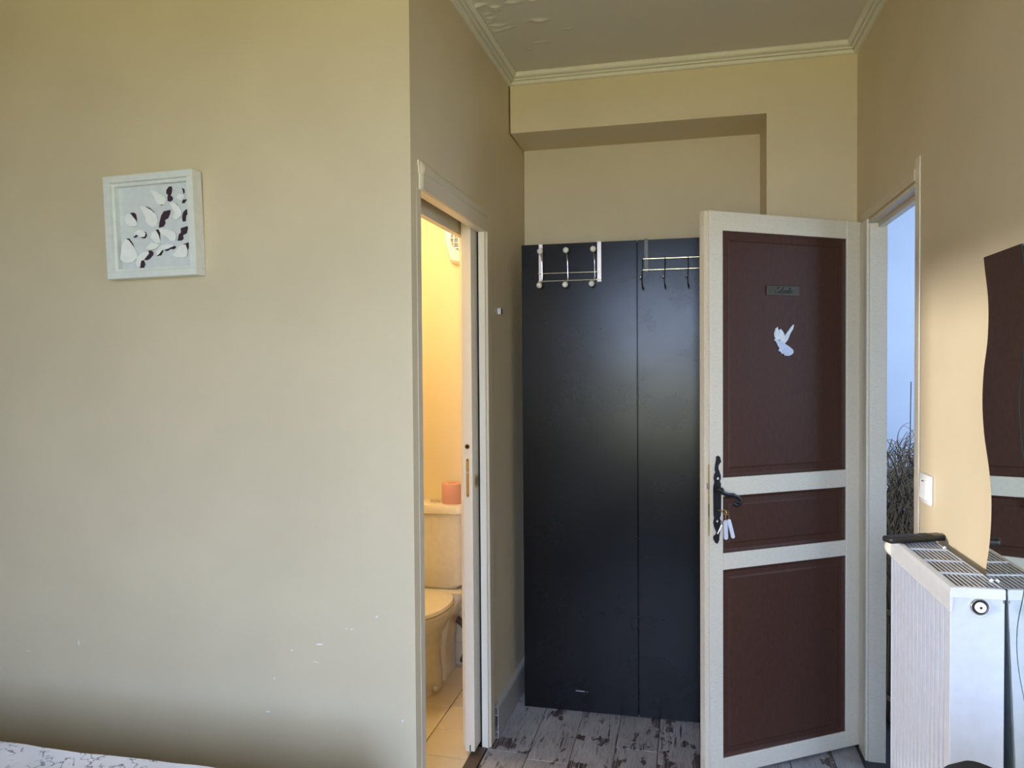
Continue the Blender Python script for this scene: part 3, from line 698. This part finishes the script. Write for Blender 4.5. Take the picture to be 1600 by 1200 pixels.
obj('tag', tagmesh(.0600, .9450, .0765, .8890, .0068, -.047), 'tag', ky)
kk = obj('spare_key', LA([(.0075, -.001), (.0075, .001), (0, .001)], n=16, mat=Matrix.Translation((.040, -.036, .9385)) @ NEGY), 'steel', ky)
obj('key_blade', T([(.0385, -.036, .932), (.0215, -.034, .900)], [.0028, .0020], 6), 'steel', kk)
# name plate with script lettering
np_ = thing('name_plate', 'small dark bronze plate with a name in black script on the upper brown panel', 'sign', (.070097, 2.737355, 0), ang)
obj('plate', B(.2655, .4120, .0050, .0088, 1.7482, 1.7835, bev=.0008, seg=1), 'plate_brass', np_)
S = {  # strokes of script letters, x right, y up, x-height 1
 'C': [[(1.25, 1.75), (1.05, 2.0), (.75, 1.9), (.9, 1.55), (1.2, 1.7), (.9, 2.15), (.45, 1.8), (.15, 1.0), (.15, .3), (.5, 0), (.95, .15), (1.2, .5)]],
 'o': [[(.55, 1.0), (.2, .8), (.1, .3), (.35, 0), (.65, .2), (.7, .7), (.5, 1.0), (.75, .85), (.95, .9)]],
 'l': [[(.0, .5), (.4, 1.2), (.5, 1.9), (.35, 2.1), (.2, 1.6), (.2, .4), (.35, 0), (.6, .3)]],
 'm': [[(.0, .6), (.2, 1.0), (.25, .6), (.2, 0)], [(.22, .5), (.5, 1.0), (.62, .7), (.58, 0)], [(.6, .5), (.88, 1.0), (1.0, .7), (.95, .15), (1.1, 0), (1.3, .4)]],
 'b': [[(.0, .5), (.4, 1.2), (.5, 1.9), (.35, 2.1), (.2, 1.6), (.15, .4), (.35, 0), (.65, .3), (.6, .9), (.35, .8)], [(.6, .8), (.9, .75)]],
 'e': [[(.0, .4), (.45, .55), (.55, .9), (.35, 1.0), (.12, .6), (.2, .1), (.45, 0), (.8, .4)]]}
adv = {'C': 1.35, 'o': .92, 'l': .58, 'm': 1.25, 'b': .85, 'e': .7}
b = bmesh.new(); cx_ = .301; sc_ = .0118
for ch in 'Colombe':
    for st in S[ch]:
        pts_ = smoothpts([(cx_+(x+.22*y)*sc_, .0046, 1.7575+y*sc_*.88) for x, y in st], 4)
        tube(b, pts_, .0011, 5)
    cx_ += adv[ch]*sc_
obj('lettering', b, 'black', np_)
obj('screw', LA([(.0016, 0), (.0016, .0008), (0, .0008)], n=10, mat=Matrix.Translation((.403, .0049, 1.766)) @ NEGY), 'dark_brass', np_)
dv = thing('dove_sticker', 'white flying dove sticker below the name plate on the brown door', 'sticker', (.070097, 2.737355, 0), ang)
obj('wing', PR(DOVE['wing_back'], .0080, .0088, 'Y'), 'dove_white', dv)
obj('body', PR(DOVE['body'], .0066, .0073, 'Y'), 'dove', dv)
obj('wing', PR(DOVE['wing_front'], .0073, .0080, 'Y'), 'dove_white', dv)
FS = plain('feather_shade', (.32, .40, .60), .6)
for (x0, z0, x1, z1) in ((.345, 1.552, .366, 1.532), (.352, 1.555, .379, 1.540), (.335, 1.549, .352, 1.530), (.306, 1.600, .303, 1.628), (.318, 1.600, .322, 1.622), (.345, 1.603, .375, 1.630), (.350, 1.592, .366, 1.606)):
    obj('feather_line', T([(x0, .0064, z0), (x1, .0064, z1)], .0006, 4), FS, dv)

# ------------------------------------------------------------------ picture
pf = thing('picture_frame', 'white box frame with white and dark paper butterflies on the beige wall', 'picture', (-1.600, YP-.003, 1.935))
pf.rotation_euler = (R(1.5), R(-.9), 0)
hs = .158
b = bmesh.new()
for x0, x1, z0, z1 in ((-hs, hs, hs-.021, hs), (-hs, hs, -hs, -hs+.021), (-hs, -hs+.021, -hs+.021, hs-.021), (hs-.021, hs, -hs+.021, hs-.021)):
    box(b, x0, x1, -.047, -.001, z0, z1, bev=.0012, seg=1)
obj('frame', b, 'frame_white', pf)
b = bmesh.new(); q_ = hs-.021
for x0, x1, z0, z1 in ((-q_, q_, q_-.010, q_), (-q_, q_, -q_, -q_+.010), (-q_, -q_+.010, -q_+.010, q_-.010), (q_-.010, q_, -q_+.010, q_-.010)):
    box(b, x0, x1, -.034, -.016, z0+.0002, z1-.0002)
obj('inner_mount', b, 'frame_white', pf)
obj('backing_card', B(-q_+.0005, q_-.0005, -.0158, -.004, -q_+.0005, q_-.0005), 'card', pf)
CX = -.010
for k, c in enumerate(CUTS):
    obj('cut_out', PR([(x+CX*0+.0, z) for x, z in c], -.0190, -.0160, 'Y'), 'aubergine', pf)
for k, c in enumerate(WINGS):
    cx = sum(x for x, z in c)/len(c); cz = sum(z for x, z in c)/len(c)
    b = bmesh.new(); n = len(c)
    # a folded wing: the hinge side touches the card, the tip stands off it
    def yy(x, z): return -.020 - .010*max(0, min(1, .5 + (cx-x)*14 + (z-cz)*6))
    f_ = [b.verts.new((x, yy(x, z), z)) for x, z in c]; g_ = [b.verts.new((x, yy(x, z)+.0008, z)) for x, z in c]
    cf, cg = b.verts.new((cx, yy(cx, cz)-.001, cz)), b.verts.new((cx, yy(cx, cz), cz))
    for j in range(n):
        b.faces.new((f_[j], f_[(j+1) % n], cf)); b.faces.new((g_[(j+1) % n], g_[j], cg)); b.faces.new((f_[j], g_[j], g_[(j+1) % n], f_[(j+1) % n]))
    obj('paper_wing', b, 'paper', pf)
# chipped plaster on the wall
for k, (x, z, w_, h_, a) in enumerate(((-1.074, .664, .022, .004, 5), (-.968, .717, .010, .002, 0), (-.985, .717, .006, .002, 0), (-1.165, .639, .005, .004, 0), (-1.248, .443, .014, .0035, 5), (-1.93, .602, .003, .018, 10), (-.888, .76, .006, .005, 30), (-.81, .458, .005, .008, 0), (-1.225, .548, .002, .010, 15), (-1.085, .609, .02, .0012, -10), (-2.13, .56, .022, .0012, -8))):
    b = bmesh.new(); rnd = random.Random(k)
    pp = [((w_/2)*(1+.35*(rnd.random()-.5))*math.cos(t), (h_/2)*(1+.5*(rnd.random()-.5))*math.sin(t)) for t in [2*math.pi*i/9 for i in range(9)]]
    ca, sa = math.cos(R(a)), math.sin(R(a))
    prism(b, [(x+p*ca-q_*sa, z+p*sa+q_*ca) for p, q_ in pp], YP-.0006, YP+.001, 'Y')
    obj('paint_chip', b, 'chip', wl)

# ------------------------------------------------------------------ switch
sw = thing('light_switch', 'white rocker light switch on the beige wall above the radiator', 'light switch', (RX(2.3), 2.314, 1.140), R(-90))
obj('plate', B(-.046, .046, -.010, -.0005, -.041, .041, bev=.003), 'white_plastic', sw, True)
obj('rocker', (lambda b: (prism(b, [(-.0100, -.026), (-.0165, -.026), (-.0135, .026), (-.0100, .026)], -.026, .026, 'X'), b)[-1])(bmesh.new()), 'white_plastic', sw)
obj('rocker_slot', B(-.008, .008, -.0158, -.0134, .0215, .0235), 'hole', sw)

# ------------------------------------------------------------------ wavy mirrors
MT = 1.3    # degrees the mirrors lean out at the top
def wavy(name, yl, yr, label):
    r = thing(name, label, 'mirror', (.643, 0, 1.0), 0, 'pair of wavy mirror strips'); r.rotation_euler = (0, R(-MT), 0)
    pts = []
    left = [(yl(z), z-1.0) for z in zs]; right = [(yr(z), z-1.0) for z in zs]
    top, bot = left[0], left[-1]
    outline = left + right[::-1]
    b = bmesh.new(); n = len(zs)
    L1 = [b.verts.new((0, y, z)) for y, z in left]; R1 = [b.verts.new((0, y, z)) for y, z in right]
    for i in range(n-1): b.faces.new((L1[i], L1[i+1], R1[i+1], R1[i]))
    obj('glass', b, 'mirror', r)
    b = bmesh.new()
    L1 = [b.verts.new((.0004, y, z)) for y, z in left]; R1 = [b.verts.new((.0004, y, z)) for y, z in right]
    L2 = [b.verts.new((.0045, y, z)) for y, z in left]; R2 = [b.verts.new((.0045, y, z)) for y, z in right]
    for i in range(n-1):
        b.faces.new((L1[i], L1[i+1], L2[i+1], L2[i])); b.faces.new((R1[i], R1[i+1], R2[i+1], R2[i])); b.faces.new((L2[i], L2[i+1], R2[i+1], R2[i]))
    b.faces.new((L1[0], R1[0], R2[0], L2[0])); b.faces.new((L1[-1], R1[-1], R2[-1], L2[-1]))
    obj('glass_edge', b, 'green_glass', r)
    return r
ctrl = [(1.720, 1.814), (1.625, 1.794), (1.543, 1.801), (1.474, 1.826), (1.404, 1.837), (1.334, 1.830), (1.267, 1.808), (1.199, 1.797), (1.114, 1.808), (1.032, 1.837), (.96, 1.866), (.89, 1.866), (.80, 1.83), (.72, 1.817), (.64, 1.83), (.56, 1.86), (.48, 1.868), (.40, 1.85), (.30, 1.82)]
def wave(z):
    for (z1, y1), (z0, y0) in zip(ctrl, ctrl[1:]):
        if z0 <= z <= z1+1e-6:
            i = ctrl.index((z1, y1)); ym = ctrl[max(i-1, 0)][1]; yp_ = ctrl[min(i+2, len(ctrl)-1)][1]
            t = (z1-z)/(z1-z0)
            return .5*((2*y1)+(y0-ym)*t+(2*ym-5*y1+4*y0-yp_)*t*t+(3*y1-ym-3*y0+yp_)*t**3)
    return ctrl[-1][1]
zs = [1.720-(1.720-.34)*i/80 for i in range(81)]
wavy('wavy_mirror', wave, lambda z: wave(z)-.186, 'narrow wavy frameless mirror on the right wall behind the radiator')
zs = [1.715-(1.715-.34)*i/80 for i in range(81)]
wavy('wavy_mirror', lambda z: wave(z)-.190, lambda z: wave(z)-.376, 'second wavy mirror strip, just showing at the right edge beside the first')

# ------------------------------------------------------------------ radiator
X0, X1, Y0, Y1, RZ0, RZ1 = .539, .640, 1.730, 2.190, .12, 1.024
ra = thing('radiator', 'white fluted panel radiator with a slotted top grille below the wavy mirror', 'radiator', (0, 0, 0))
b = bmesh.new()       # fluted front
nf = 14; prof = []
p_ = (Y1-Y0-.03)/nf
y = Y0+.015
prof.append((X0, Y0)); prof.append((X0, y))
for k in range(nf):
    prof += [(X0, y+p_*.66), (X0+.012, y+p_*.71), (X0+.014, y+p_*.83), (X0+.012, y+p_*.95), (X0, y+p_)]; y += p_
prof.append((X0, Y1))
for zz in ((RZ0+.02, RZ1-.042),):
    v0 = [b.verts.new((x, yy_, zz[0])) for x, yy_ in prof]; v1 = [b.verts.new((x, yy_, zz[1])) for x, yy_ in prof]
    for i in range(len(prof)-1): b.faces.new((v0[i], v0[i+1], v1[i+1], v1[i]))
obj('fluted_panel', b, 'radiator', ra, True)
obj('back_panel', B(X1-.012, X1-.001, Y0+.01, Y1-.01, RZ0+.02, RZ1-.03), 'radiator', ra)
obj('end_panel', B(X0-.001, X1, Y0-.002, Y0+.0015, RZ0, RZ1-.012, bev=.0012), 'radiator', ra)
obj('end_panel', B(X0-.001, X1, Y1-.0015, Y1+.002, RZ0, RZ1-.012, bev=.0012), 'radiator', ra)
b = bmesh.new()       # top casing lip along the front, round the ends
prism(b, [(X0-.002, RZ1-.052), (X0-.002, RZ1-.012), (X0+.002, RZ1-.003), (X0+.008, RZ1), (X0+.012, RZ1), (X0+.012, RZ1-.010), (X0+.004, RZ1-.014), (X0+.002, RZ1-.052)], Y0-.0035, Y1+.0035, 'Y')
obj('front_lip', b, 'radiator_cap', ra)
obj('end_lip', B(X0-.001, X1+.001, Y0-.005, Y0-.0022, RZ1-.022, RZ1-.001, bev=.001), 'radiator_cap', ra)
obj('end_lip', B(X0-.001, X1+.001, Y1+.0022, Y1+.005, RZ1-.022, RZ1-.001, bev=.001), 'radiator_cap', ra)
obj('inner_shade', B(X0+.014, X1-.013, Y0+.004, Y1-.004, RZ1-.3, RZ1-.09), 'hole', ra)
gx0, gx1 = X0+.013, X1-.001
for k in range(10):
    x = gx0+.001 + (gx1-gx0-.002)*k/9
    obj('slat', B(x-.0022, x+.0022, Y0+.002, Y1-.002, RZ1-.0030, RZ1-.0015), 'radiator', ra)
for k in range(5):
    y = Y0+.002 + (Y1-Y0-.004)*k/4
    obj('cross_bar', B(gx0-.001, gx1+.001, y-(.006 if k in (0, 4) else .004), y+(.006 if k in (0, 4) else .004), RZ1-.0045, RZ1+.0004, bev=.001, seg=1), 'radiator', ra)
for y in (Y0+.06, Y1-.10): obj('clip', T([(X1-.006, y, RZ1-.002), (X1-.002, y, RZ1+.003), (X1-.0005, y, RZ1+.001)], .0028, 8), 'white_plastic', ra, True)
obj('back_rail', B(X1-.004, X1, Y0-.002, Y1+.002, RZ1-.03, RZ1, bev=.001), 'radiator', ra)
for y in (Y0+.09, Y1-.09): obj('floor_leg', B(X0+.03, X1-.03, y-.015, y+.015, .0003, RZ0+.03), 'radiator', ra)
for z in (.3, .8): obj('wall_bracket', B(X1-.001, RX(2.0)-.0008, Y1-.09, Y1-.07, z, z+.06), 'radiator', ra)
# thermostatic valve in the end panel
tv = thing('radiator_valve', 'white thermostat knob with dark ring in the radiator end', 'valve', (.593, Y0-.0022, .985))
obj('collar', LA([(.0225, 0), (.0215, .0012), (.0205, .0012), (.0172, .0005), (.0165, .0005)], n=36, mat=NEGY), 'radiator', tv, True)
obj('shadow_ring', LA([(.0170, .0004), (.0170, .0012), (0, .0012)], n=36, mat=NEGY), 'hole', tv)
obj('chrome_ring', T([(.0158*math.cos(a), -.003, .0158*math.sin(a)) for a in [2*math.pi*k/36 for k in range(36)]], .0012, 6, closed=True), 'chrome', tv, True)
kn = obj('knob', LA([(.0108, .001), (.0108, .0055), (.0095, .0075), (.0065, .0075), (.006, .0062), (.0035, .0062), (0, .0062)], n=32, mat=Matrix.Translation((.001, 0, -.0005)) @ NEGY), 'white_plastic', tv, True)
obj('pin', LA([(.0026, .006), (.0026, .0072), (0, .0072)], n=14, mat=Matrix.Translation((.001, 0, -.0005)) @ NEGY), 'iron', kn)
# remote control across the far end
rc = thing('remote_control', 'slim black remote control lying across the far end of the radiator top', 'remote control', (.586, 2.155, RZ1+.0008), R(24))
b = B(-.084, .084, -.019, .019, .0, .016, bev=.005, seg=3); obj('case', b, 'black', rc, True)
for k, (x, w_) in enumerate(((-.050, .030), (-.012, .030), (.030, .028))): obj('key_pad', B(x-w_/2, x+w_/2, -.014, .014, .0161, .0170, bev=.0005, seg=1), plain('grey_black_rubber', (.022, .022, .024), .6), rc)
# cream cap at far end of radiator
cb = lathe(bmesh.new(), [(.012, 0), (.021, .003), (.023, .012), (.021, .030), (.012, .036), (0, .036)], n=24, mat=Matrix.Rotation(R(-90), 4, 'X'))
tp = obj('thermostat_head', cb, plain('cream_plastic', (.80, .74, .58), .3), None, True, loc=(.550, 2.1957, .992))
tag(tp, 'cream round thermostat head at the far end of the radiator, under the remote', 'thermostat')

# ------------------------------------------------------------------ twigs in the hall
tw = thing('twig_sheaf', 'tall tied sheaf of curly brown twigs standing in the hall beside the doorway', 'dried twigs', (.905, 3.42, 0))
rnd = random.Random(11)
def twig(kind):
    a = rnd.uniform(0, 2*math.pi); r = rnd.random()**.35
    pts, rad = [], []
    h = rnd.uniform(.95, 1.22) if kind != 'tall' else 1.42
    N = 26
    ph, fr, am = rnd.uniform(0, 6.3), rnd.uniform(10, 26), rnd.uniform(.01, .035)
    lean = rnd.uniform(-.03, .03)
    for i in range(N+1):
        t = i/N; z = h*t
        spread = .092 - .012*math.sin(min(t*1.25, 1)*math.pi) + (.03*max(0, t-.7))
        x = r*spread*math.cos(a); y = r*spread*math.sin(a)
        c = max(0, t-.45)/.55
        if kind != 'tall':
            x += am*c*math.sin(ph+fr*t)*1.6; y += am*c*math.cos(ph+fr*t*1.1)*1.6; z -= .05*c*abs(math.sin(ph+fr*t*.6))
        else: x = -.005+.008*t; y = 0
        x += lean*c; pts.append((x, y, max(z, .002)))
        rad.append(.0019 if kind == 'tall' else (.0062 if kind == 'thick' else .0026)*(1-.8*t)+.0006)
    return pts, rad
for k in range(230):
    kind = 'tall' if k == 0 else ('thick' if k % 4 == 0 else 'thin')
    p, r_ = twig(kind)
    obj('twig', T(p, r_, 4), 'twig' if k % 3 else 'twig_dark', tw, True)
for k in range(90):     # curly tips
    a = rnd.uniform(0, 6.28); z0 = rnd.uniform(.88, 1.14); x0, y0 = .035*math.cos(a), .035*math.sin(a)
    p = [Vector((x0, y0, z0))]; d = Vector((rnd.uniform(-1, 1), rnd.uniform(-.6, .6), rnd.uniform(.1, 1))).normalized()
    ax = Vector((rnd.uniform(-.4, .4), rnd.uniform(.5, 1), rnd.uniform(-.4, .4))).normalized(); s = rnd.choice((-1, 1))*rnd.uniform(.15, .42)
    for i in range(12): p.append(p[-1]+d*.014); d = (Matrix.Rotation(s, 3, ax) @ d); s *= 1.06 if i > 5 else .97
    obj('twig', T(p, [.0019-.0001*i for i in range(13)], 4), 'twig_dark' if k % 2 else 'twig', tw, True)
for z in (.10, .46, .74):
    obj('straw_tie', (lambda b: ([tube(b, [(.099*math.cos(t), .099*math.sin(t), z+dz) for t in [2*math.pi*i/20 for i in range(20)]], .0035, 5, closed=True) for dz in (-.008, 0, .008)], b)[-1])(bmesh.new()), 'straw', tw, True)

# ------------------------------------------------------------------ bed
bd = thing('bed', 'bed with white bedding printed with grey sketches, its corner at the lower left', 'bed', (-1.93, .545, 0))
obj('bed_base', B(-1.17, 1.17, -1.0, .98, .10, .28, bev=.01), 'dark_wood', bd)
obj('mattress', B(-1.17, 1.17, -1.0, .99, .281, .50, bev=.04, seg=4), 'card', bd, True)
for sx in (-1.05, 1.05):
    for sy in (-.9, .9): obj('leg', B(sx-.03, sx+.03, sy-.03, sy+.03, .0004, .0999), 'dark_wood', bd)
b = bmesh.new(); nu, nv = 120, 120; V = []
for i in range(nu+1):
    row = []
    for j in range(nv+1):
        u, v = -1.21+2.42*i/nu, -1.04+2.08*j/nv
        ex, ey = max(0, abs(u)-1.15), max(0, v-.985, -v-.985)
        e_ = max(ex, ey); z = .555 + .010*mn.noise(Vector((u*3.2, v*3.2, 1))) + .006*mn.noise(Vector((u*9, v*9, 4)))
        if e_ > 0: z -= .02*(e_/.02)**2 if e_ < .02 else .02+ (e_-.02)*5.5
        row.append(b.verts.new((u, v, z)))
    V.append(row)
for i in range(nu):
    for j in range(nv): b.faces.new((V[i][j], V[i+1][j], V[i+1][j+1], V[i][j+1]))
obj('duvet', b, 'bedding', bd, True)

# ------------------------------------------------------------------ chair at the lower right edge
ch = thing('chair', 'black padded chair whose rounded backrest corner shows in front of the radiator', 'chair', (.488, 1.111, 0), R(123))
# local -y is the seat side reversed: backrest stands at local y = 0, seat runs to local +y
b = bmesh.new(); pr_ = []
for k in range(72):
    a = 2*math.pi*k/72; c, s = math.cos(a), math.sin(a)
    pr_.append((0.19*math.copysign(abs(c)**.30, c), .716+.183*math.copysign(abs(s)**.35, s)))
loft(b, [[(x*.97, y, .716+(z-.716)*.97) for x, z in pr_] if abs(y) > .015 else [(x, y, z) for x, z in pr_] for y in (-.022, -.014, .014, .022)])
obj('backrest', b, 'fabric', ch, True)
obj('seat', B(-.19, .19, .03, .42, .43, .48, bev=.015, seg=3), 'fabric', ch, True)
for x in (-.165, .165):
    obj('leg', T([(x, .0, .53), (x, .01, .40), (x, -.03, .0075)], .011, 10), 'iron', ch, True)
    obj('leg', T([(x, .41, .4295), (x, .43, .0075)], .011, 10), 'iron', ch, True)
    obj('side_rail', T([(x, .01, .42), (x, .41, .42)], .009, 8), 'iron', ch, True)
